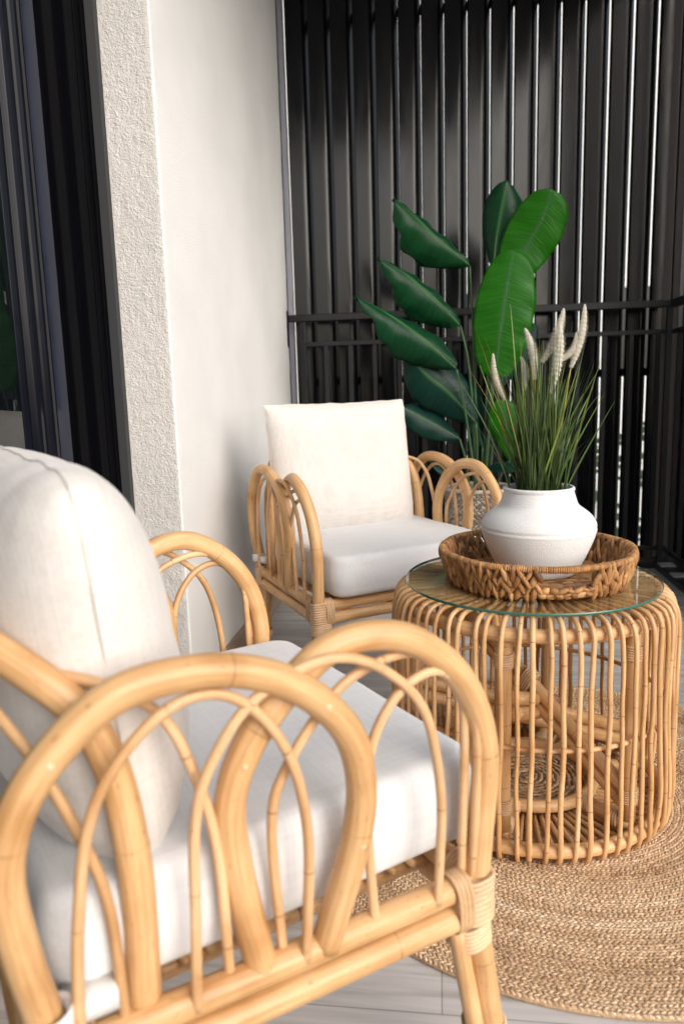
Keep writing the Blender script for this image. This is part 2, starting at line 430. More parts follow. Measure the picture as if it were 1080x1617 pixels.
# white rendered wall beside the door
w = empty('rendered_wall', (XW, YREV, 0), 0, 'white rendered wall with a rough textured grey return beside the black door', 'wall')
g = MB(); g.box(-.45, 0, .004, YEND-YREV, .0, 3.2); g.build('wall_face', M_WALL, w, smooth=False, bevel=.006)
q = MB(); n = 360; V = []; Fc = []
for i in range(n+1):
    z = 3.2*i/n; y = YEND-YREV-.012+.0045*noise.noise(Vector((z*38, 1, 0)))+.004*noise.noise(Vector((z*9, 5, 0)))
    if 1.13 < z < 1.30: y -= .03+.006*noise.noise(Vector((z*90, 2, 0)))
    for a, b in ((.0004, y), (.0025, y+.001), (.0025, YEND-YREV+.002), (.0004, YEND-YREV+.002)): V.append((a, b, z))
for i in range(n):
    for k in range(3): a = i*4+k; Fc.append((a, a+1, a+5, a+4))
q.add(V, Fc); q.build('edge_sealant', M_FRAME, w, smooth=False)
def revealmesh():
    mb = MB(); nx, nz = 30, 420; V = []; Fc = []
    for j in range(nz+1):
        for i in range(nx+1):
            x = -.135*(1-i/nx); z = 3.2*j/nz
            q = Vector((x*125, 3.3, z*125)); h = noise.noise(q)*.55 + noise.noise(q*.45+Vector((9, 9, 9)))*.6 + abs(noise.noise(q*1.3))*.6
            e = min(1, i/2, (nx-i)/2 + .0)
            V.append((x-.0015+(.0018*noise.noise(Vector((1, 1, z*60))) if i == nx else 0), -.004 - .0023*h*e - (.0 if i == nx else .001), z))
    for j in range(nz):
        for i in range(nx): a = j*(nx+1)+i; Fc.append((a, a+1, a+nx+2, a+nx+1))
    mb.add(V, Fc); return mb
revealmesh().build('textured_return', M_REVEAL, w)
g = MB(); g.box(.0005, .011, .012, YEND-YREV, .0, .1); g.build('skirting', M_SKIRT, w, smooth=False, bevel=.002)

# sliding door in the recess (plane X ~ -.86)
d = empty('sliding_door', (-.86, 1.2, 0), 0, 'black framed sliding glass door reflecting the balcony at the left edge', 'door')
def dbox(name, m, x0, x1, y0, y1, bev=.002, z0=.0, z1=3.2):
    q = MB(); q.box(x0+.86, x1+.86, y0-1.2, y1-1.2, z0, z1); return q.build(name, m, d, smooth=False, bevel=bev)
dbox('sealant_strip', M_SEAL, -.90, -.838, 1.945, 1.966, .002)
q = MB()
for (x0, x1, y0, y1) in ((-1.0, -.862, 1.925, 1.944), (-1.0, -.868, 1.895, 1.9245), (-1.0, -.876, 1.885, 1.8945), (-1.0, -.867, 1.84, 1.8845), (-1.0, -.885, 1.80, 1.8395), (-1.0, -.878, 1.755, 1.7995), (-1.0, -.89, 1.70, 1.7545)):
    q.box(x0+.86, x1+.86, y0-1.2, y1-1.2, 0, 3.2)
q.build('jamb', M_FRAME, d, smooth=False, bevel=.002)
dbox('fixed_panel', M_NAVYREFL, -.99, -.8705, 1.640, 1.6995, .001)
# rounded pull stile of the sliding leaf
q = MB(); V = []; Fc = []; prof = [(-.905, 1.502), (-.873, 1.502), (-.870, 1.508), (-.868, 1.515), (-.868, 1.524), (-.864, 1.526), (-.857, 1.530), (-.853, 1.538), (-.853, 1.548), (-.856, 1.557), (-.863, 1.563), (-.863, 1.572), (-.858, 1.577), (-.853, 1.584), (-.852, 1.592), (-.853, 1.605), (-.857, 1.618), (-.864, 1.628), (-.868, 1.636), (-.905, 1.636)]
for z in (0, 3.2): V += [(x+.86, y-1.2, z) for x, y in prof]
n = len(prof); Fc = [(i, (i+1) % n, n+(i+1) % n, n+i) for i in range(n)] + [tuple(range(n))[::-1], tuple(range(n, 2*n))]
q.add(V, Fc); q.build('door_stile', M_FRAMEG, d, smooth=False, bevel=.0015)
dbox('door_glass', M_PANE, -.885, -.8745, -2.2, 1.501, 0, .08, 3.15)
dbox('bottom_rail', M_FRAME, -.90, -.868, -2.2, 1.501, .002, 0, .0795)

# ------------------------------------------------------------------ louvre screens
def slat_prof(w=.1106, d=.032):
    """flat blade, right part rolling back"""
    P = []
    for i in range(9):
        t = i/8; P.append((-w/2+t*w*.58, 0))
    for i in range(1, 7):
        a = i/6; P.append((-w/2+w*.58+a*w*.42, d*.95*(a**1.8)))
    P += [(w/2-.002, d), (-w/2+.004, d), (-w/2, d-.004)]
    return P
def slats(mb, spots, z0, z1, ang):
    pr = slat_prof(); n = len(pr)
    for (x, y, extra) in spots:
        a = ang+extra; ca, sa = math.cos(a), math.sin(a)
        V = [(x+px*ca-py*sa, y+px*sa+py*ca, z) for z in (z0, z1) for px, py in pr]
        Fc = [(i, (i+1) % n, n+(i+1) % n, n+i) for i in range(n)] + [tuple(range(n))[::-1], tuple(range(n, 2*n))]
        mb.add(V, Fc, tone=random.random())
GAP0, PITCH_S = -.064, .1098
back = empty('louvre_screen', (.15, 3.92, 0), 0, 'tall black vertical louvre screen closing the far end of the balcony', 'screen')
q = MB(); slats(q, [(GAP0+PITCH_S*(k+.5)-.15, 0., R(random.uniform(-.7, .7))) for k in range(-6, 11)], -.15, 3.2, R(11))
so_ = q.build('slat_panel', M_SLAT, back); 
for p in so_.data.polygons: p.use_smooth = True
es = so_.modifiers.new('edges', 'EDGE_SPLIT'); es.split_angle = R(35)
q = MB(); q.box(-.918, -.884, -.02, .02, -.15, 3.2); q.build('edge_strip', M_STRIP, back, smooth=False, bevel=.002)
q = MB(); q.box(-.882, -.868, .025, .045, -.15, 3.2); q.build('edge_channel', M_FRAME, back, smooth=False, bevel=.002)
q = MB(); q.box(.935, .975, .0, .055, -.15, 3.2); q.build('corner_post', M_POST, back, smooth=False, bevel=.004)
q = MB(); q.box(.985, 1.02, .012, .045, -.15, 3.2); q.build('corner_channel', M_POST, back, smooth=False, bevel=.004)
for z in (2.7, .95):
    q = MB(); q.box(-.88, .93, .05, .07, z, z+.04); q.build('tie_bar', M_RAIL, back, smooth=False, bevel=.002)

side = empty('side_louvre_screen', (1.2, 3.2, 0), 0, 'black louvre screen turning the right hand corner beside the post', 'screen')
q = MB(); pr_ = []
for k in range(12): pr_.append((.0, .80-k*.1098, 0))
slats(q, pr_, -.15, 3.2, R(-78)); q.build('slat_panel', M_SLAT, side, smooth=False)

# ------------------------------------------------------------------ railing (L shaped)
rl = empty('balcony_railing', (1.1, 3.82, 0), 0, 'black metal railing with two rails and thin balusters in front of the louvres', 'railing')
def rbox(name, x0, x1, y0, y1, z0, z1, m=M_RAIL, bev=.002):
    q = MB(); q.box(x0-1.1, x1-1.1, y0-3.82, y1-3.82, z0, z1); return q.build(name, m, rl, smooth=False, bevel=bev)
rbox('top_rail', -.765, 1.132, 3.80, 3.84, 1.268, 1.302, M_RAIL, .004)
rbox('top_rail', 1.092, 1.132, -2.6, 3.7995, 1.268, 1.302, M_RAIL, .004)
rbox('middle_rail', -.69, 1.122, 3.81, 3.835, 1.145, 1.166)
rbox('middle_rail', 1.098, 1.122, -2.6, 3.8095, 1.145, 1.166)
rbox('bottom_rail', -.69, 1.122, 3.81, 3.835, .09, .11)
rbox('bottom_rail', 1.098, 1.122, -2.6, 3.8095, .09, .11)
rbox('sill', -.69, 1.20, 3.79, 3.99, .0, .035, M_RAIL, .004)
rbox('sill', 1.065, 1.20, -2.6, 3.7895, .0, .035, M_RAIL, .004)
for x in (-.675, .26): rbox('post', x-.014, x+.014, 3.8105, 3.8345, .035, 1.268)
rbox('post', 1.072, 1.098, 3.773, 3.799, .035, 1.268)
for k in range(14): 
    x = -.558+k*.1235
    if abs(x-.26) > .03: rbox('baluster', x-.0095, x+.0095, 3.813, 3.832, .11, 1.145, M_RAIL, .001)
for k in range(22):
    y = 3.70-k*.1235
    rbox('baluster', 1.1005, 1.1195, y-.0095, y+.0095, .11, 1.145, M_RAIL, .001)
for y0 in (-.14, -.34):
    q = MB(); q.box(-.035, .035, y0, y0+.07, .0352, .042); q.build('anchor_plate', M_STRIP, rl, smooth=False, bevel=.001)

# outside world seen through the slits
bl = empty('opposite_building', (0, 16, -3.2), 0, 'pale building across the yard glimpsed through the louvre gaps', 'building')
q = MB(); q.box(-14, 16, 0, 6, 0, 13.2); q.build('wall', M_FACADE, bl, smooth=False)
q = MB(); q.box(-14.2, 16.2, -.3, 6.2, 13.21, 13.5); q.build('roof', M_GROUND, bl, smooth=False)
for k in range(9): 
    q = MB(); q.box(-12+k*3.1, -10.6+k*3.1, -.06, -.003, 4.3, 5.9); q.build('window', M_FWIN, bl, smooth=False)
hb = MB(); random.seed(5)
for k in range(5200):
    x = random.uniform(-9, 12); y = 11+random.uniform(-.6, .6); z = random.uniform(-3.2, .35+.35*noise.noise(Vector((x*.7, 0, 0))))
    a = Vector((random.gauss(0, 1), random.gauss(0, 1), random.gauss(0, 1))).normalized(); b = a.orthogonal().normalized()
    c = Vector((x, y, z)); s = random.uniform(.08, .16)
    hb.add([c-a*s, c+b*s*.5, c+a*s, c-b*s*.5], [(0, 1, 2, 3)], tone=random.random())
tag(hb.build('hedge', M_HEDGE, smooth=False), 'dark green hedge beyond the louvre screen', 'hedge')

# ================================================================== ARMCHAIR
ZR, LEAN, CW, TAU = .3534, .0265, .6115, .0439
A_ = [(-.203, 0), (-.17, .111), (-.16, .182), (-.175, .245), (-.218, .297), (-.271, .33), (-.332, .345), (-.401, .34), (-.456, .301), (-.490, .253), (-.503, .198), (-.497, .128), (-.485, .058), (-.478, .0), (-.476, -.05)]
B_ = [(.004, -.05), (.005, 0.0), (.010, .06), (.016, .154), (-.003, .232), (-.046, .293), (-.109, .333), (-.174, .334), (-.228, .301), (-.274, .251), (-.297, .19), (-.290, .104), (-.274, .0)]
T_a = [(-.349, -.002), (-.345, .10), (-.341, .191), (-.326, .245), (-.285, .3), (-.228, .326), (-.177, .327), (-.125, .298), (-.08, .242), (-.058, .136), (-.061, .0)]
T_b = [(-.248, .0), (-.256, .155), (-.238, .216), (-.182, .283), (-.132, .306), (-.085, .308), (-.046, .29), (-.021, .254), (-.012, .192), (-.013, .0)]
T_c = [(-.141, .0), (-.150, .135), (-.145, .215), (-.113, .268), (-.07, .286), (-.037, .27), (-.008, .219), (-.002, .155), (-.005, .0)]
T_d = [(-.458, .0), (-.450, .133), (-.427, .245), (-.366, .313), (-.303, .316), (-.249, .253), (-.225, .152), (-.230, .0)]
def make_chair():
    root = empty('rattan_armchair')
    def SP(sd, u, h, out=0.):
        """sd=+1: chair's right arm (local +x is right); local +y is forward"""
        th = -TAU*sd
        x = sd*(CW/2 + LEAN*max(h, 0) + out); y = u
        # the side runs back and inwards
        return Vector((x + sd*u*math.sin(TAU), y*math.cos(TAU), ZR+h))
    def cane(name, pts, r, m=M_CANE, n=14, nodes=.2, step=.009, **kw):
        mb = MB(); tube(mb, spl(pts, step), r, n, nodes=nodes, **kw); return mb.build(name, m, root)
    rh = .0167
    for sd in (1, -1):
        cane('arm_hoop', [SP(sd, u, h, .011 if .1 < h else .004) for u, h in A_], rh, nodes=.36, off=.38 if sd == 1 else .7, tone=.55)
        cane('arm_hoop', [SP(sd, u, h, -.010 if (u < -.15 and h > .1) else 0.) for u, h in B_], rh, nodes=.36, off=.6 if sd == 1 else .3, tone=.75)
        for T_, o_ in ((T_a, .013), (T_b, -.004), (T_c, .006), (T_d, .013)):
            cane('arc', [SP(sd, u, h, o_) for u, h in T_], .0056, M_THIN, 10, .17)
        # thin arcs that run on round the back
        for h0, us in ((.0, [(-.309, 0, 0), (-.314, .155, -.005), (-.337, .255, -.012), (-.361, .303, -.018), (-.403, .335, -.03), (-.455, .345, -.07), (-.49, .33, -.13), (-.505, .25, -.19), (-.505, .12, -.225), (-.503, .0, -.235)]),
                       (.0, [(-.413, 0, 0), (-.419, .127, -.006), (-.438, .205, -.014), (-.468, .28, -.035), (-.50, .33, -.09), (-.515, .345, -.17), (-.515, .30, -.26), (-.512, .18, -.32), (-.505, .0, -.34)])):
            cane('arc', [SP(sd, u, h, o) for u, h, o in us], .0056, M_THIN, 10, .17)
    for sd in (1, -1):
        for u, h in ((-.462, .296), (-.205, .285), (-.168, .120), (-.02, .262), (-.286, .235)):
            mb = MB(); c = SP(sd, u, h, (.011 if u < -.1 and u not in (-.286,) else -.006 if u > -.25 else -.010) + rh - .0012)
            blob(mb, c, Vector((sd*.0022, 0, 0)), Vector((0, .0038, 0)), Vector((0, 0, .0038)), .95, 10, 6)
            mb.build('dowel_plug', M_WRAP, root)
    # backrest hoop: from side rail, back and across
    half = [(-.392, -.0, -.012), (-.390, .142, -.018), (-.400, .245, -.026), (-.425, .312, -.036), (-.462, .352, -.06), (-.497, .378, -.10), (-.522, .39, -.17)]
    cane('back_hoop', [SP(1, *p) for p in half] + [Vector((0, -.545, ZR+.395))] + [SP(-1, *p) for p in half[::-1]], rh, nodes=.36, tone=.6)
    xb = CW/2 - .5*math.sin(TAU)
    # rails
    for z, o, r in ((0, 0, .0165), (-.035, .004, .0165)):
        for sd in (1, -1): cane('side_rail', [SP(sd, .004, z, o), SP(sd, -.25, z, o+.0015), SP(sd, -.485, z, o)], r, nodes=.27)
        cane('front_rail', [(-CW/2, .003+o, ZR+z), (0, .004+o, ZR+z), (CW/2, .003+o, ZR+z)], r, nodes=.27)
        cane('back_rail', [(-xb+.02, -.485-o, ZR+z), (xb-.02, -.485-o, ZR+z)], r, nodes=.27)
    # seat deck
    q = MB()
    for x_ in (-.215, -.07, .07, .215): tube(q, [(x_, .003, ZR-.020), (x_, -.485, ZR-.020)], .010, 8, nodes=.2)
    for k in range(15):
        y = -.035-k*.030; tube(q, [(-.235, y, ZR-.006), (.235, y, ZR-.006)], .005, 8, nodes=.2)
    q.build('seat_deck', M_TCANE, root)
    # legs: two canes each
    for sd in (1, -1):
        for fr in (1, 0):
            lg = empty('leg'); lg.parent = root
            if fr: top = SP(sd, .002, .0); ft = Vector((top.x+sd*.008, top.y+.045, 0)); dv = Vector((-sd*.026, .004, 0)); dv2 = Vector((0, -.027, 0))
            else: top = SP(sd, -.476, .0); ft = Vector((top.x+sd*.004, top.y-.05, 0)); dv = Vector((-sd*.024, 0, 0)); dv2 = Vector((0, .026, 0))
            mb = MB(); tube(mb, spl([top+Vector((0, 0, -.03)), (top*.5+ft*.5)+Vector((0, 0, -.015)), ft], .02), .0165, 14, nodes=.18, tone=.6); mb.build('pole', M_CANE, lg)
            mb = MB(); tube(mb, spl([top+dv+Vector((0, 0, -.052)), ft+dv*.75], .02), .0115, 12, nodes=.18, tone=.5); mb.build('pole', M_CANE, lg)
            mb = MB(); tube(mb, spl([top+dv2+Vector((0, 0, -.052)), ft+dv2*.7], .02), .0115, 12, nodes=.18, tone=.7); mb.build('pole', M_CANE, lg)
            ax = (top-ft).normalized()
            W_ = lambda *a: (lambda b: (wrap(b, *a), b.build('binding', M_WRAP, lg)))(MB())
            W_(top+dv*.35+dv2*.25+Vector((0, .003*fr, -.066)), ax, .032, .028, .0245, (1, 0, 0), 6)
            W_(ft+ax*.135+dv*.35+dv2*.25, ax, .026, .027, .024, (1, 0, 0), 5)
            W_(ft+ax*.02+dv*.3+dv2*.2, ax, .03, .0265, .0235, (1, 0, 0), 5)
            # corner lashing: strips over the post and round both rails
            W_(top+Vector((0, .001, -.017)), (0, 0, 1), .060, .0215, .0215, (1, 0, 0), 9)
            dy = -.026 if fr else .026
            W_(top+Vector((-sd*.0, dy, -.017)), (0, 1, 0), .024, .0205, .0375, (1, 0, 0), 4)
            W_(top+Vector((-sd*.028, .003 if fr else -.002, -.017)), (1, 0, 0), .026, .0205, .0375, (0, 1, 0), 4)
    return root, SP

# near chair placement (front centre on the ground)
def place(o, px, py, ang):    # local +y -> facing
    o.location = (px, py, 0); o.rotation_euler = (0, 0, R(ang)-math.pi/2)
chairA, SP = make_chair()
near_ang, far_ang = 38.564, -55.892
fa = Vector((math.cos(R(near_ang)), math.sin(R(near_ang)), 0)); la = Vector((fa.y, -fa.x, 0))
nO = Vector((.037, .828, 0)) - la*CW/2
place(chairA, nO.x, nO.y, near_ang)
tag(chairA, 'rattan armchair with looped arms nearest the camera, cropped at the left edge', 'armchair', 'rattan armchairs')
chairB = copy_tree(chairA)
fO = Vector((-.075, 2.112, 0))
place(chairB, fO.x, fO.y, far_ang)
tag(chairB, 'rattan armchair against the white wall, behind the round glass topped table', 'armchair', 'rattan armchairs')

# ------------------------------------------------------------------ cushions
def seat_cushion(m):
    """rounded slab; local origin at chair front centre"""
    n = 44; hx, hy, hz, rc, re = .272, .262, .0585, .045, .021
    V, idx, Fc = [], {}, []
    def pt(fx, fy, fz):
        # rounded box
        x, y, z = fx*hx, fy*hy, fz*hz
        qx = max(-hx+rc, min(hx-rc, x)); qy = max(-hy+rc, min(hy-rc, y))
        dx, dy = x-qx, y-qy; l = math.hypot(dx, dy)
        mxy = max(abs(dx), abs(dy))
        if l > 1e-9: dx, dy = dx/l*mxy, dy/l*mxy
        X, Y = qx+dx, qy+dy
        # vertical edge rounding
        ex = min(hx-abs(X), hy-abs(Y)) if l < 1e-9 else rc-mxy if (abs(qx) > hx-rc-1e-6 and abs(qy) > hy-rc-1e-6) else min(hx-abs(x), hy-abs(y))
        ex = max(ex, 0)
        if abs(fz) >= .999:
            if ex < re: zz = hz-re+math.sqrt(max(0, re*re-(re-ex)**2)); Z = math.copysign(zz, fz)
            else: Z = z
            crown = .005*(1-(X/hx)**2)*(1-(Y/hy)**2) if fz > 0 else 0
            Z += crown + .0018*noise.noise(Vector((X*9, Y*9, 1)))
        else: Z = fz*(hz-re)
        bul = 1+.018*(1-fz*fz)
        return (X*bul, Y*bul + .001*noise.noise(Vector((X*30, Z*30, 2))), Z)
    mb = MB()
    ts = [-1+2*i/n for i in range(n+1)]
    # denser near edge
    ts = [math.copysign(1-(1-abs(t))**1.6, t) for t in ts]
    for sgn in (1, -1):
        v = [pt(a, b, sgn) for b in ts for a in ts]
        f = [(j*(n+1)+i, j*(n+1)+i+1, (j+1)*(n+1)+i+1, (j+1)*(n+1)+i) for j in range(n) for i in range(n)]
        if sgn < 0: f = [q[::-1] for q in f]
        mb.add(v, f)
    ring = [(a, -1) for a in ts[:-1]] + [(1, b) for b in ts[:-1]] + [(-a, 1) for a in ts[:-1]] + [(-1, -b) for b in ts[:-1]]
    zs = [-1, -.999*.8, -.4, 0, .4, .999*.8, 1]; v = []
    for zf in (-.998, -.6, -.2, .2, .6, .998): v += [pt(a, b, zf) for a, b in ring]
    k = len(ring); f = [(j*k+i, j*k+(i+1) % k, (j+1)*k+(i+1) % k, (j+1)*k+i) for j in range(5) for i in range(k)]
    mb.add(v, f)
    o = mb.build('seat_cushion', m)
    wd = o.modifiers.new('weld', 'WELD'); wd.merge_threshold = .0025
    return o
def back_cushion(name, m, seed, hw=.260, hh=.214, T=.108, cn=.07, ex=2.6, pe=.56, ky=1.):
    n = 72; mb = MB()
    rnd = random.Random(seed)
    def pt(u, v, s):
        # outline: full sides, soft pointed corners
        ou = 1-.035*(1-abs(v)**2.2)*1.0; ov = 1-.035*(1-abs(u)**2.2)
        cr = (abs(u)*abs(v))**5
        x = hw*u*(ou-cn*cr); z = hh*v*(ov-cn*cr)
        eu = 1-abs(u)**ex; ev = 1-abs(v)**ex
        t = T*(max(eu, 0)**pe)*(max(ev, 0)**pe)
        if v < 0: t *= 1+.16*(-v)*(1-abs(v))*2
        p = Vector((x*7+seed, z*7, s*3.))
        # wrinkles radiating from seams and corners
        e = max(abs(u), abs(v)); wz = max(0, e-.55)/.45*(1-e)*4
        ridge = math.sin((x if abs(v) > abs(u) else z)*150+4*noise.noise(p*1.7))*.0024*max(0, wz)*max(0, .5+noise.noise(p))
        big = .010*ky*noise.noise(p*.8)*eu*ev
        t = max(t+ridge+big, .0)*(1 if e < 1 else 0)
        xx = x+.003*noise.noise(Vector((z*25, seed, s)))*(1 if abs(u) > .8 else 0)
        return (xx, s*t, z+.004*noise.noise(Vector((x*22, seed+5, 0)))*(abs(v)**4))
    ts = [-1+2*i/n for i in range(n+1)]; ts = [math.sin(t*math.pi/2) for t in ts]
    for s in (1, -1):
        v = [pt(a, b, s) for b in ts for a in ts]
        f = [(j*(n+1)+i, j*(n+1)+i+1, (j+1)*(n+1)+i+1, (j+1)*(n+1)+i) for j in range(n) for i in range(n)]
        if s > 0: f = [q[::-1] for q in f]
        mb.add(v, f)
    o = mb.build(name, m)
    wd = o.modifiers.new('weld', 'WELD'); wd.merge_threshold = .0006
    # seam cord along the join
    ring = [(a, -1) for a in ts[:-1:2]] + [(1, b) for b in ts[:-1:2]] + [(-a, 1) for a in ts[:-1:2]] + [(-1, -b) for b in ts[:-1:2]]
    q = MB(); tube(q, [pt(a, b, 1) for a, b in ring], .0022, 6, closed=True, nodes=0); q.build('seam', m, o)
    return o
def chair_local(o, ang, O, lx, ly, lz, tilt=0.):
    """place object with its local +y along the chair's facing"""
    rz = R(ang)-math.pi/2
    o.rotation_mode = 'XYZ'; o.rotation_euler = (tilt, 0, rz)
    v = Matrix.Rotation(rz, 3, 'Z') @ Vector((lx, ly, 0)); o.location = (O.x+v.x, O.y+v.y, lz)
sc1 = seat_cushion(M_SEATF); chair_local(sc1, near_ang, nO, 0, -.212, .4355)
tag(sc1, 'thick white seat cushion on the armchair nearest the camera', 'seat cushion', 'armchair seat cushions')
sc2 = sc1.copy(); COL.objects.link(sc2); chair_local(sc2, far_ang, fO, 0, -.212, .4355)
tag(sc2, 'white seat cushion on the armchair behind the table', 'seat cushion', 'armchair seat cushions')
bc1 = back_cushion('back_cushion', M_BACKF, 3.3, .262, .212, .106, .09, 2.9, .5, .6); chair_local(bc1, near_ang, nO, 0, -.392, .674, R(5.5))
tag(bc1, 'plump off white back cushion seen edge on at the left in front', 'back cushion', 'armchair back cushions')
bc2 = back_cushion('back_cushion', M_BACKF, 8.1, .257, .216, .080, .02, 3.4, .5, .6); chair_local(bc2, far_ang, fO, .02, -.395, .682, R(8))
tag(bc2, 'square cream back cushion standing upright on the armchair by the wall', 'back cushion', 'armchair back cushions')
# tie straps (part of the seat cushion) round the rear posts
for cu, ang, O in ((sc1, near_ang, nO), (sc2, far_ang, fO)):
    for sd in (1, -1):
        q = MB(); c = SP(sd, -.480, .045, .008)
        V, Fc = [], []; n_ = 20; hw = .0125
        for i in range(n_):
            a = 2*math.pi*i/n_
            for z, rr in ((-hw, .0205), (hw, .0205), (hw, .0185), (-hw, .0185)): V.append((c.x+rr*math.cos(a), c.y+rr*math.sin(a)*1.05+.212, c.z+z+.003*math.sin(a)-.4355))
        for i in range(n_):
            j = (i+1) % n_
            for k in range(4): l = (k+1) % 4; Fc.append((i*4+k, j*4+k, j*4+l, i*4+l))
        q.add(V, Fc)
        q.box(c.x-(.03 if sd > 0 else -.006), c.x-(-.006 if sd > 0 else -.03), c.y+.212+.015, c.y+.212+.06, c.z-.4355-hw+.002, c.z-.4355+hw-.004)
        st = q.build('tie_strap', M_STRAP, cu)

# ================================================================== JUTE RUG
def rug():
    rnd = random.Random(2); mb = MB(); cx, cy, RR = 0, 0, .63
    pitch = .0128; rings = int(RR/pitch)
    mb.lathe([(0.001, .0015), (RR-.006, .0015), (RR-.002, .004), (RR-.006, .0100), (.001, .0100)], 160, tone=.22)
    for k in range(rings):
        r0 = (k+.5)*pitch; band = .5+.95*noise.noise(Vector((k*.37, 2.2, 0)))
        for row in (-1, 1):
            r = r0+row*pitch*.25; n = max(6, int(2*math.pi*r/.0092)); ph = rnd.random()
            for i in range(n):
                a = 2*math.pi*(i+ph)/n + rnd.uniform(-.05, .05)*.0112/r
                rad = Vector((math.cos(a), math.sin(a), 0)); tn = Vector((-math.sin(a), math.cos(a), 0))
                sl = row*rnd.uniform(.25, .75); d = (tn + rad*sl).normalized(); s = rad*1 - tn*sl; s.normalize()
                wob = 1+.006*noise.noise(Vector((math.cos(a)*2, math.sin(a)*2, k*.1)))
                tone = min(1, max(0, band*.62+.16+rnd.gauss(0, .11)+.18*noise.noise(Vector((math.cos(a)*r*9, math.sin(a)*r*9, 4)))))
                blob(mb, rad*r*wob+Vector((0, 0, .0088+rnd.uniform(-.0008, .0008))), d*.0068*rnd.uniform(.8, 1.2), s*.0031, Vector((0, 0, .0038)), tone, 5, 4)
    o = mb.build('round_rug', M_JUTE); o.location = (.285, 1.640, 0)
    return tag(o, 'round braided jute rug lying under the cane side table', 'rug')
rug()

# ================================================================== CANE TABLE
TC = Vector((.2005, 1.653, 0)); ZB = .0135
tb = empty('side_table', (TC.x, TC.y, 0), 0, 'round cane drum side table with glass top standing on the jute rug', 'table')
random.seed(21)
NC = 66
for k in range(NC):
    a = 2*math.pi*(k+.5+random.uniform(-.12, .12))/NC; ca, sa = math.cos(a), math.sin(a)
    j = random.uniform(-.003, .003); tw = random.uniform(-.012, .012)
    prof = [(.10, .4900), (.20, .4910), (.255, .4910), (.283, .4855), (.2985, .464), (.303+j, .41), (.304+j, .30), (.307, .18), (.310-j, .10), (.308, .033), (.297, .0065), (.272, .0045), (.20, .0045), (.13, .0045)]
    pts = []
    for i, (r, z) in enumerate(prof):
        aa = a+tw*math.sin(i/13*math.pi*1.5)*(1 if 4 < i < 11 else .3)
        pts.append((r*math.cos(aa), r*math.sin(aa), z+ZB))
    mb = MB(); tube(mb, spl(pts, .012), random.uniform(.0046, .0056), 9, nodes=.13, wob=.0035)
    mb.build('cane', M_TCANE, tb)
def ring(name, r, z, th, m=M_TCANE):
    mb = MB(); tube(mb, [(r*math.cos(2*math.pi*i/72), r*math.sin(2*math.pi*i/72), z+ZB) for i in range(72)], th, 12, closed=True, nodes=0, tone=.5); return mb.build(name, m, tb)
ring('top_ring', .276, .459, .0145); ring('base_ring', .291, .027, .0145)
ring('middle_ring', .294, .238, .0050); ring('inner_ring', .145, .034, .014)
ring('under_top_ring', .18, .475, .010)
ps = []
for k in range(6):
    a = 2*math.pi*k/6+.22; x, y = .262*math.cos(a), .262*math.sin(a); ps.append((a, x, y))
    mb = MB(); tube(mb, [(x, y, .045+ZB), (x, y, .452+ZB)], .0165, 14, nodes=.16, off=.6, tone=.45); mb.build('post', M_TCANE, tb)
    for z_ in (.10, .405):
        mb = MB(); wrap(mb, (x, y, z_+ZB), (0, 0, 1), .03, .0178, .0178, (1, 0, 0), 6); mb.build('binding', M_WRAP, tb)
    # spokes to the inner ring
    mb = MB(); tube(mb, [(x*1.03, y*1.03, .034+ZB), (.15*math.cos(a), .15*math.sin(a), .036+ZB)], .0135, 12, nodes=.12, tone=.5); mb.build('spoke', M_TCANE, tb)
    mb = MB(); wrap(mb, (.230*math.cos(a), (.230)*math.sin(a), .034+ZB), (math.cos(a), math.sin(a), 0), .028, .0155, .0155, (0, 0, 1), 5); mb.build('binding', M_WRAP, tb)
    mb = MB(); wrap(mb, (.165*math.cos(a), .165*math.sin(a), .035+ZB), (math.cos(a), math.sin(a), 0), .022, .0155, .0155, (0, 0, 1), 4); mb.build('binding', M_WRAP, tb)
for i0, i1, z0, z1, o in ((2, 5, .40, .08, .0), (1, 4, .08, .30, .02), (0, 3, .10, .26, -.02)):
    a, b = Vector((ps[i0][1], ps[i0][2], z0+ZB)), Vector((ps[i1][1], ps[i1][2], z1+ZB))
    sd_ = (b-a).cross(Vector((0, 0, 1))).normalized()*.0
    for dz in (.0, .033):
        mb = MB(); tube(mb, [a*.96+Vector((o, 0, dz)), b*.96+Vector((o, 0, dz))], .0145, 12, nodes=.15, tone=.5); mb.build('brace', M_TCANE, tb)
    mb = MB(); mid = (a+b)/2+Vector((o, 0, .0165)); ax = (b-a).normalized()
    wrap(mb, mid, ax, .03, .0175, .0335, sd_ if sd_.length else (b-a).cross(Vector((0, 0, 1))), 5); mb.build('binding', M_WRAP, tb)
# woven disc in the inner ring
mb = MB(); rnd = random.Random(3)
for k in range(11):
    r = .008+k*.0122; n = max(5, int(2*math.pi*r/.016))
    for i in range(n):
        a = 2*math.pi*(i+rnd.random()*.3)/n; tn = Vector((-math.sin(a), math.cos(a), 0)); rd = Vector((math.cos(a), math.sin(a), 0))
        blob(mb, rd*r+Vector((0, 0, .024+ZB+rnd.uniform(-.001, .002))), (tn+rd*rnd.uniform(-.4, .4)).normalized()*.013, rd*.005, Vector((0, 0, .003)), rnd.uniform(.0, .45), 6, 5)
mb.build('woven_disc', M_JUTE, tb)
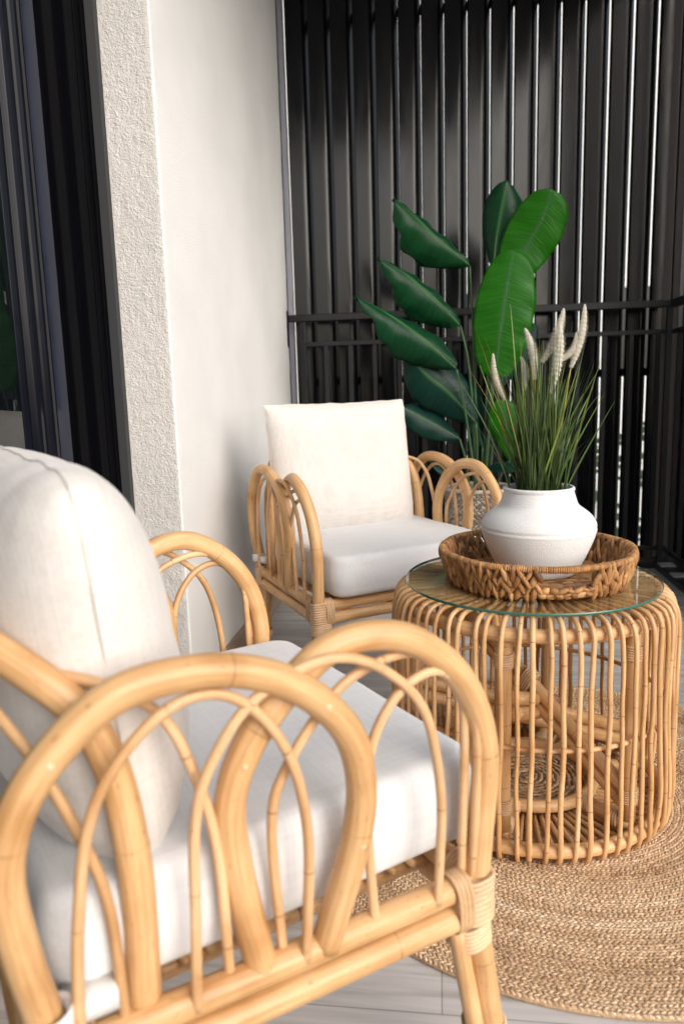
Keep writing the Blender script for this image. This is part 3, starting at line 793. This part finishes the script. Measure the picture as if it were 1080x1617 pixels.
# glass top with green edge
GZ0, GZ1, GR = .4975+ZB, .5035+ZB, .2745
mb = MB(); mb.lathe([(.0005, GZ0), (GR-.001, GZ0)], 128, mi=0); mb.lathe([(GR-.001, GZ1), (.0005, GZ1)], 128, mi=0)
mb.lathe([(GR-.001, GZ0), (GR, GZ0+.001), (GR, GZ1-.001), (GR-.001, GZ1)], 128, mi=1)
gt = mb.build('glass_top', [M_GLASS, M_GEDGE], tb)

# ================================================================== WOVEN TRAY
ty = empty('woven_tray', (.2125, 1.650, GZ1), R(8), 'brown braided water hyacinth tray with cut out handle resting on the glass', 'tray')
def tray():
    rnd = random.Random(9); mb = MB(); RT, RB_, HT = .205, .184, .064
    def rad(a, h):    # slightly eight sided
        r = RB_+(RT-RB_)*h
        return r*(1+.008*math.cos(8*a))
    def P(a, h, o=0): r = rad(a, h)+o; return Vector((r*math.cos(a), r*math.sin(a), .005+HT*h))
    handle = (-math.pi/2+.02, math.pi/2+.02)
    def in_handle(a, wd=.275):
        return any(abs((a-h+math.pi) % (2*math.pi)-math.pi) < wd for h in handle)
    for layer, off, n in ((0, .004, 78), (1, -.006, 72)):
        for i in range(n):
            a = 2*math.pi*i/n+layer*.03
            hh = in_handle(a)
            rows = ((.12, .10), (.26, .1)) if hh else ((.14, .2), (.36, .24), (.58, .2), (.78, .2))
            for k, (h, sp) in enumerate(rows):
                aa = a+(k % 2)*math.pi/n*.9
                c = P(aa, h, off+rnd.uniform(-.001, .003)); tn = Vector((-math.sin(aa), math.cos(aa), 0)); rd = Vector((math.cos(aa), math.sin(aa), 0))
                sgn = 1 if (i+k) % 2 else -1
                up = (Vector((0, 0, 1))+tn*sgn*.42*rnd.uniform(.1, 1.7)+rd*.15).normalized(); ln = .0165 if not hh else .010
                if hh: up = (tn+Vector((0, 0, 1))*.35*sgn).normalized()
                s = up.cross(rd).normalized()
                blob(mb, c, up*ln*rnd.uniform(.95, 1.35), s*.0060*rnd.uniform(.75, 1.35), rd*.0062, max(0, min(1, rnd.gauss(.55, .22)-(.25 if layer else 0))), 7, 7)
    wl = mb.build('tray_wall', M_HYAC, ty)
    # rims
    mb = MB(); n = 300
    for i in range(n):
        a = 2*math.pi*i/n; hh = in_handle(a)
        c = P(a, .97, 0); tn = Vector((-math.sin(a), math.cos(a), 0)); rd = Vector((math.cos(a), math.sin(a), 0))
        ax = (tn+Vector((0, 0, 1))*.25).normalized()
        tube_r = .0078 if not hh else .0085
        blob(mb, c+rd*rnd.uniform(-.0006, .0006), rd*tube_r+Vector((0, 0, .0)), ax*.0032, Vector((0, 0, tube_r*.95)), max(0, min(1, rnd.gauss(.6, .15))), 8, 6)
    mb.build('rim', M_HYAC, ty)
    mb = MB()
    for i in range(72):
        a = 2*math.pi*i/72; c = P(a, .0, .003)+Vector((0, 0, .003)); tn = Vector((-math.sin(a), math.cos(a), 0)); rd = Vector((math.cos(a), math.sin(a), 0))
        blob(mb, c, (tn+Vector((0, 0, 1))*.35+rd*.1).normalized()*.0125, rd*.0055, (Vector((0, 0, 1))-tn*.35)*.0048, max(0, min(1, rnd.gauss(.5, .2))), 6, 6)
    mb.build('base_braid', M_HYAC, ty)
    mb = MB(); mb.lathe([(.0005, .002), (RB_-.004, .002), (RB_-.004, .0055), (.0005, .0055)], 64, tone=.1)
    y = -RB_+.01
    while y < RB_-.01:
        half = math.sqrt((RB_-.008)**2-y*y); x = -half+rnd.random()*.01; c0 = rnd.random()
        while x < half:
            ln = rnd.uniform(.012, .02)
            blob(mb, Vector((x, y, .0078)), Vector((ln, rnd.uniform(-.003, .003), 0)), Vector((0, .0058, 0)), Vector((0, 0, .0036)), max(0, min(1, rnd.gauss(.45, .2))), 6, 6)
            x += ln*1.5
        y += .0105
    mb.build('tray_base', M_HYAC, ty)
tray()

# ================================================================== VASE + GRASS
VC = (.2170, 1.656, GZ1+.009)
mb = MB()
pf = [(.0005, .0), (.078, .0), (.083, .003), (.094, .025), (.107, .052), (.118, .079), (.1222, .094), (.1226, .0975), (.1238, .0985), (.1240, .103), (.1226, .1045), (.1225, .1075), (.1234, .109), (.1234, .113), (.1222, .115), (.1195, .126), (.110, .142), (.098, .154), (.088, .163), (.0835, .170), (.0808, .180), (.0772, .197), (.0745, .208), (.0742, .2095), (.0752, .2110), (.0765, .2150), (.0762, .2195), (.0742, .2225), (.0710, .2230), (.0685, .2205), (.068, .205), (.072, .185), (.078, .165), (.100, .145), (.105, .10), (.08, .02), (.0005, .015)]
mb.lathe(pf, 96); vs = mb.build('vase', M_VASE); vs.location = VC
for v_ in vs.data.vertices:
    if v_.co.z > .115: v_.co.z = .115+(v_.co.z-.115)*.73
sb = vs.modifiers.new('sub', 'SUBSURF'); sb.levels = 1; sb.render_levels = 1
tag(vs, 'white chalky squat vase standing in the woven tray', 'vase')

gr = empty('grass_arrangement', (VC[0], VC[1], VC[2]+.165), 0, 'artificial green and yellow grass with white plumes held in the vase', 'artificial plant')
random.seed(77)
gO = Vector(gr.location)
mb = MB()
def blade(p0, p1, bend, w, tone, n=9):
    V, Fc, TN = [], [], []
    ax = (p1-p0); side = ax.cross(Vector((random.gauss(0, 1), random.gauss(0, 1), .1))).normalized()
    ph = random.uniform(-.6, .6)
    for i in range(n+1):
        t = i/n; c = p0.lerp(p1, t)+bend*(t*t*(1-t*.3)) - bend*.7*t
        ww = w*(1-t**2.2)*(.7+.6*min(1, t*3)) + .0002
        s = Matrix.Rotation(ph*t, 3, ax.normalized()) @ side
        nn = s.cross(ax).normalized()*ww*.35
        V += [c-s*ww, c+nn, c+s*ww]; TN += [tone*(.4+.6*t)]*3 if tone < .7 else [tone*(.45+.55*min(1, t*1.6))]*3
    for i in range(n):
        for k in (0, 1): a = i*3+k; Fc.append((a, a+1, a+4, a+3))
    mb.add(V, Fc, tone=TN)
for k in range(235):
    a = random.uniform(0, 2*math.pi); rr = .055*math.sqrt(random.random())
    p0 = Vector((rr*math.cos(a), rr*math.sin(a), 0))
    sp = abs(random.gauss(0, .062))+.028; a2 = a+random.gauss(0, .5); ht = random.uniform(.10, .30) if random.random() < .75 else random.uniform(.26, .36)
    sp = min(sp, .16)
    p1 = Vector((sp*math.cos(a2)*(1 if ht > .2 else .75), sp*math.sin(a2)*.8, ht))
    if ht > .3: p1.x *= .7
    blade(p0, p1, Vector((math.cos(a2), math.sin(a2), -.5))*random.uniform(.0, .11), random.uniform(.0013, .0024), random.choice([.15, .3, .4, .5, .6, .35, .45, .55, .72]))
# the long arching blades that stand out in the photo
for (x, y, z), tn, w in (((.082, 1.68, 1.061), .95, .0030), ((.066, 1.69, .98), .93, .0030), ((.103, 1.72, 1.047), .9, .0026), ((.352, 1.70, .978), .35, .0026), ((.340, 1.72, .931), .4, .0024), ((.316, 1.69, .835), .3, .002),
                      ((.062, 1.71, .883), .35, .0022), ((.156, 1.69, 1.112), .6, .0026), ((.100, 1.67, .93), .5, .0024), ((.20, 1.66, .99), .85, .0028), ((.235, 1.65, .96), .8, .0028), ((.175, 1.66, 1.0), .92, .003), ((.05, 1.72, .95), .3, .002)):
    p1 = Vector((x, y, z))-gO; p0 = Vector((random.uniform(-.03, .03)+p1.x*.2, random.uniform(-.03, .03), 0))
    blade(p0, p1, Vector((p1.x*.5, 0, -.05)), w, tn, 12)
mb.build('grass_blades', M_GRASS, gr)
PL = [((.121, 1.70, 1.008), (.147, 1.70, .905), (.12, .0), .0085), ((.191, 1.72, 1.060), (.211, 1.70, .948), (.05, .02), .0110), ((.184, 1.73, 1.0), (.190, 1.72, .925), (.03, .02), .0085), ((.271, 1.71, 1.098), (.226, 1.70, .985), (.05, .0), .0110),
      ((.259, 1.68, 1.066), (.241, 1.68, .918), (.05, -.02), .0135), ((.297, 1.70, 1.046), (.256, 1.70, .985), (.05, .0), .0085), ((.313, 1.70, 1.104), (.287, 1.70, .972), (.05, .0), .0105)]
for i, (tp, bt, _, rp) in enumerate(PL):
    tp, bt = Vector(tp)-gO, Vector(bt)-gO
    pl = MB(); ax = tp-bt; o1 = ax.orthogonal().normalized(); o2 = ax.normalized().cross(o1)
    bow = Vector((ax.z, 0, -ax.x)).normalized()*(.006 if i != 5 else .012)
    if i in (0,): bow = -bow
    for k in range(4200):
        t = random.random(); a = random.random()*2*math.pi; env = (math.sin(math.pi*min(1, t*.88+.10))**.6)
        c = bt+ax*t+bow*math.sin(math.pi*t)*1.2
        d = (o1*math.cos(a)+o2*math.sin(a)+ax.normalized()*random.uniform(.0, .55)).normalized(); ln = rp*1.15*random.uniform(.8, 1.3)*env
        s = d.cross(ax).normalized()*.0007
        pl.add([c-s, c+s, c+d*ln], [(0, 1, 2)], tone=random.random())
    path = spl([Vector((bt.x*.35, bt.y*.35, 0)), Vector((bt.x*.75, bt.y*.75, bt.z*.6)), bt]+[bt+ax*t+bow*math.sin(math.pi*t)*1.2 for t in (.3, .6, .9)], .01)
    po = pl.build('plume', M_PLUME, gr, smooth=False)
    q = MB(); tube(q, path, .0014, 6, nodes=0); q.build('stalk', M_GRASS, po)
    q = MB(); tube(q, [bt+ax*t+bow*math.sin(math.pi*t)*1.2 for t in [j/70 for j in range(71)]], rp*.78, 12, nodes=0, tone=.85, rfun=lambda t: (math.sin(math.pi*(t*.9+.08))**.5)*(.86+.14*math.sin(t*95))); q.build('core', M_PLUME, po)

# ================================================================== PLANTER + BIRD OF PARADISE
PC = Vector((.180, 3.36, 0))
pt_ = empty('planter_basket', PC, 0, 'grey beige woven planter basket behind the far armchair', 'planter')
mb = MB(); rnd = random.Random(4)
mb.lathe([(.0005, .0), (.108, .0), (.118, .02), (.140, .22), (.146, .47), (.138, .47), (.13, .25), (.0005, .24)], 48, tone=.15)
for j in range(40):
    z = .01+j*.0118; r = .112+.034*min(1, z/.30)**.8; n = 46
    for i in range(n):
        a = 2*math.pi*(i+.5*(j % 2))/n; rd = Vector((math.cos(a), math.sin(a), 0)); tn = Vector((-math.sin(a), math.cos(a), 0))
        blob(mb, rd*(r+.002)+Vector((0, 0, z)), (tn+Vector((0, 0, .5*(1 if j % 2 else -1)))).normalized()*.011, Vector((0, 0, .0058)), rd*.0045, rnd.random(), 5, 4)
mb.build('basket_weave', M_BASKET, pt_)
mb = MB(); tube(mb, [(.148*math.cos(2*math.pi*i/60), .148*math.sin(2*math.pi*i/60), .478) for i in range(60)], .0095, 10, closed=True, nodes=0, tone=.9); mb.build('rim', M_BASKET, pt_)

bp = empty('bird_of_paradise', (PC.x, PC.y, .26), 0, 'tall artificial bird of paradise with broad green leaves against the louvres', 'artificial plant')
bO = Vector(bp.location)
mb = MB(); mb.lathe([(.0005, .0), (.128, .0), (.128, .012), (.0005, .02)], 32); mb.build('moss_top', M_SOIL, bp)
def leaf(mid, hw, nrm, fold=.3, tone=.5, stem=None, asym=(1, 1), tipf=.55, curl=0., wav=.004, stem_r=.006, pw=.8, tw=0.):
    """mid: tip -> base world points; hw: half width; nrm: facing direction of the blade"""
    pts = spl([Vector(p)-bO for p in mid], .012); n = len(pts)-1; nrm = Vector(nrm).normalized()
    V, UV, ND, Fc = [], [], [], []; m = 9
    T = sum((b-a).length for a, b in zip(pts, pts[1:])); s = 0
    for i, p in enumerate(pts):
        t = i/n
        if i: s += (p-pts[i-1]).length
        tg = (pts[min(i+1, n)]-pts[max(i-1, 0)]).normalized()
        sd = tg.cross(Matrix.Rotation(tw*(t-.5)*2, 3, tg) @ nrm).normalized(); nn = sd.cross(tg)
        w = hw*(math.sin(math.pi*min(1, (t*.97)**tipf))**pw if 0 < t < 1 else .0) 
        w = max(w, .0008)
        for k in range(-m, m+1):
            q = k/m; a = asym[0] if q < 0 else asym[1]
            lift = fold*abs(q) + curl*q*q
            off = sd*q*w*a*math.cos(min(1.2, lift*.8)) + nn*(-w*a*abs(q)*math.sin(lift) + wav*math.sin(s*55+q*2)*q*q)
            V.append(p+off); UV.append((abs(q)*w*8 if True else 0, s-abs(q)*.035)); ND.append(1. if k == 0 else 0.)
    c = 2*m+1
    for i in range(n):
        for k in range(2*m): a = i*c+k; Fc.append((a, a+1, a+c+1, a+c))
    mb = MB(); mb.add(V, Fc, UV, ND, tone)
    o = mb.build('leaf', M_LEAF, bp)
    so = o.modifiers.new('thick', 'SOLIDIFY'); so.thickness = .0012
    q = MB(); tube(q, [pts[i]+Vector((0, 0, 0)) for i in range(int(n*.25), n+1)], .0028, 8, nodes=0, rfun=lambda t: .35+.65*t); q.build('midrib', M_STEM, o)
    if stem:
        st = spl([Vector(mid[-1])-bO]+[Vector(p)-bO for p in stem], .03)
        q = MB(); tube(q, st, stem_r, 8, nodes=0, rfun=lambda t: .6+.55*t); q.build('leaf_stem', M_STEM, o)
bx, by = PC.x, PC.y
V_ = Vector
leaf([(-.171, 3.20, 1.690), (-.085, 3.24, 1.622), (.020, 3.29, 1.525), (.139, 3.34, 1.432)], .092, (.40, -1, .34), .5, .45, [(.150, 3.35, 1.22), (.165, 3.35, .8), (bx-.02, by, .3)], (.62, 1.35), .95, .25, tw=.5, wav=.014)
leaf([(-.236, 3.14, 1.450), (-.130, 3.18, 1.392), (-.015, 3.23, 1.295), (.098, 3.28, 1.180)], .090, (.40, -1, .38), .5, .40, [(.135, 3.30, 1.0), (.165, 3.34, .6), (bx, by, .3)], (.62, 1.35), 1.15, .25, tw=.45, wav=.012)
leaf([(-.325, 3.06, 1.296), (-.215, 3.09, 1.238), (-.07, 3.15, 1.135), (.079, 3.22, 1.000)], .108, (.45, -.85, .5), .62, .35, [(.120, 3.28, .8), (.160, 3.33, .5), (bx-.03, by-.02, .3)], (.95, 1.1), 1.2, .2, tw=.75, wav=.010)
leaf([(-.125, 3.22, 1.075), (-.050, 3.24, .985), (.050, 3.27, .900), (.165, 3.31, .770)], .112, (-.2, -1, .35), .35, .05, [(.170, 3.33, .6), (bx-.04, by, .3)], (1.0, 1.05), .85)
leaf([(-.155, 3.25, .850), (-.060, 3.27, .795), (.020, 3.29, .748), (.095, 3.31, .700)], .072, (0, -1, .6), .4, .05, [(.130, 3.33, .55), (bx-.05, by, .3)], (1, 1), .8)
leaf([(.300, 3.44, 1.790), (.278, 3.43, 1.68), (.255, 3.42, 1.555), (.240, 3.40, 1.425)], .135, (-.30, -1, .1), .38, .38, [(.225, 3.39, 1.1), (.205, 3.37, .7), (bx+.02, by+.02, .3)], (1.1, .75), .85, .3, tw=.5, pw=.65)
leaf([(.472, 3.34, 1.720), (.440, 3.36, 1.615), (.375, 3.38, 1.50), (.285, 3.38, 1.325)], .112, (.1, -1, .15), .16, 1., [(.240, 3.37, 1.0), (.215, 3.36, .6), (bx+.03, by, .3)], (1, 1.05), .70, pw=.6)
leaf([(.315, 3.26, 1.475), (.290, 3.25, 1.35), (.262, 3.25, 1.17), (.238, 3.27, .96)], .118, (-.05, -1, .12), .12, .95, [(.225, 3.30, .8), (.205, 3.33, .5), (bx+.01, by-.02, .3)], (1.08, 1), .92, pw=.42)
leaf([(.255, 3.28, .870), (.283, 3.28, .79), (.305, 3.30, .70), (.31, 3.32, .60)], .072, (-.1, -1, .3), .2, 1., [(.26, 3.34, .5), (bx+.04, by, .3)], (1, 1), .7)
leaf([(.430, 3.44, 1.19), (.370, 3.43, 1.12), (.320, 3.42, 1.04), (.270, 3.41, .92)], .07, (.1, -1, .5), .3, .0, [(.235, 3.39, .6), (bx+.05, by+.03, .3)], (1, 1), .8)
leaf([(.150, 3.38, .96), (.158, 3.38, .86), (.175, 3.37, .76), (.195, 3.36, .66)], .06, (.5, -1, 0), .3, .0, [(.19, 3.38, .45), (bx, by+.04, .3)], (1, 1), .9)
leaf([(-.04, 3.16, .62), (.02, 3.20, .60), (.07, 3.25, .575), (.12, 3.30, .53)], .062, (0, -.8, 1), .3, .05, [(.15, 3.34, .42), (bx-.03, by, .3)], (1, 1), .9)
leaf([(.31, 3.12, .58), (.27, 3.18, .60), (.24, 3.24, .60), (.21, 3.30, .55)], .055, (0, -.5, 1), .3, .1, [(.19, 3.34, .42), (bx, by, .3)], (1, 1), .9)
q = MB()
for dx, dy, tx, tz in ((.01, .0, .04, .62), (.03, -.02, .06, .72), (-.01, .03, .0, .55)):
    tube(q, spl([(dx, dy, .0), (dx+tx*.4, dy, tz*.5), (dx+tx, dy-.02, tz)], .04), .0055, 8, nodes=0, rfun=lambda t: 1.1-.6*t)
q.build('bare_stalks', M_STEM, bp)
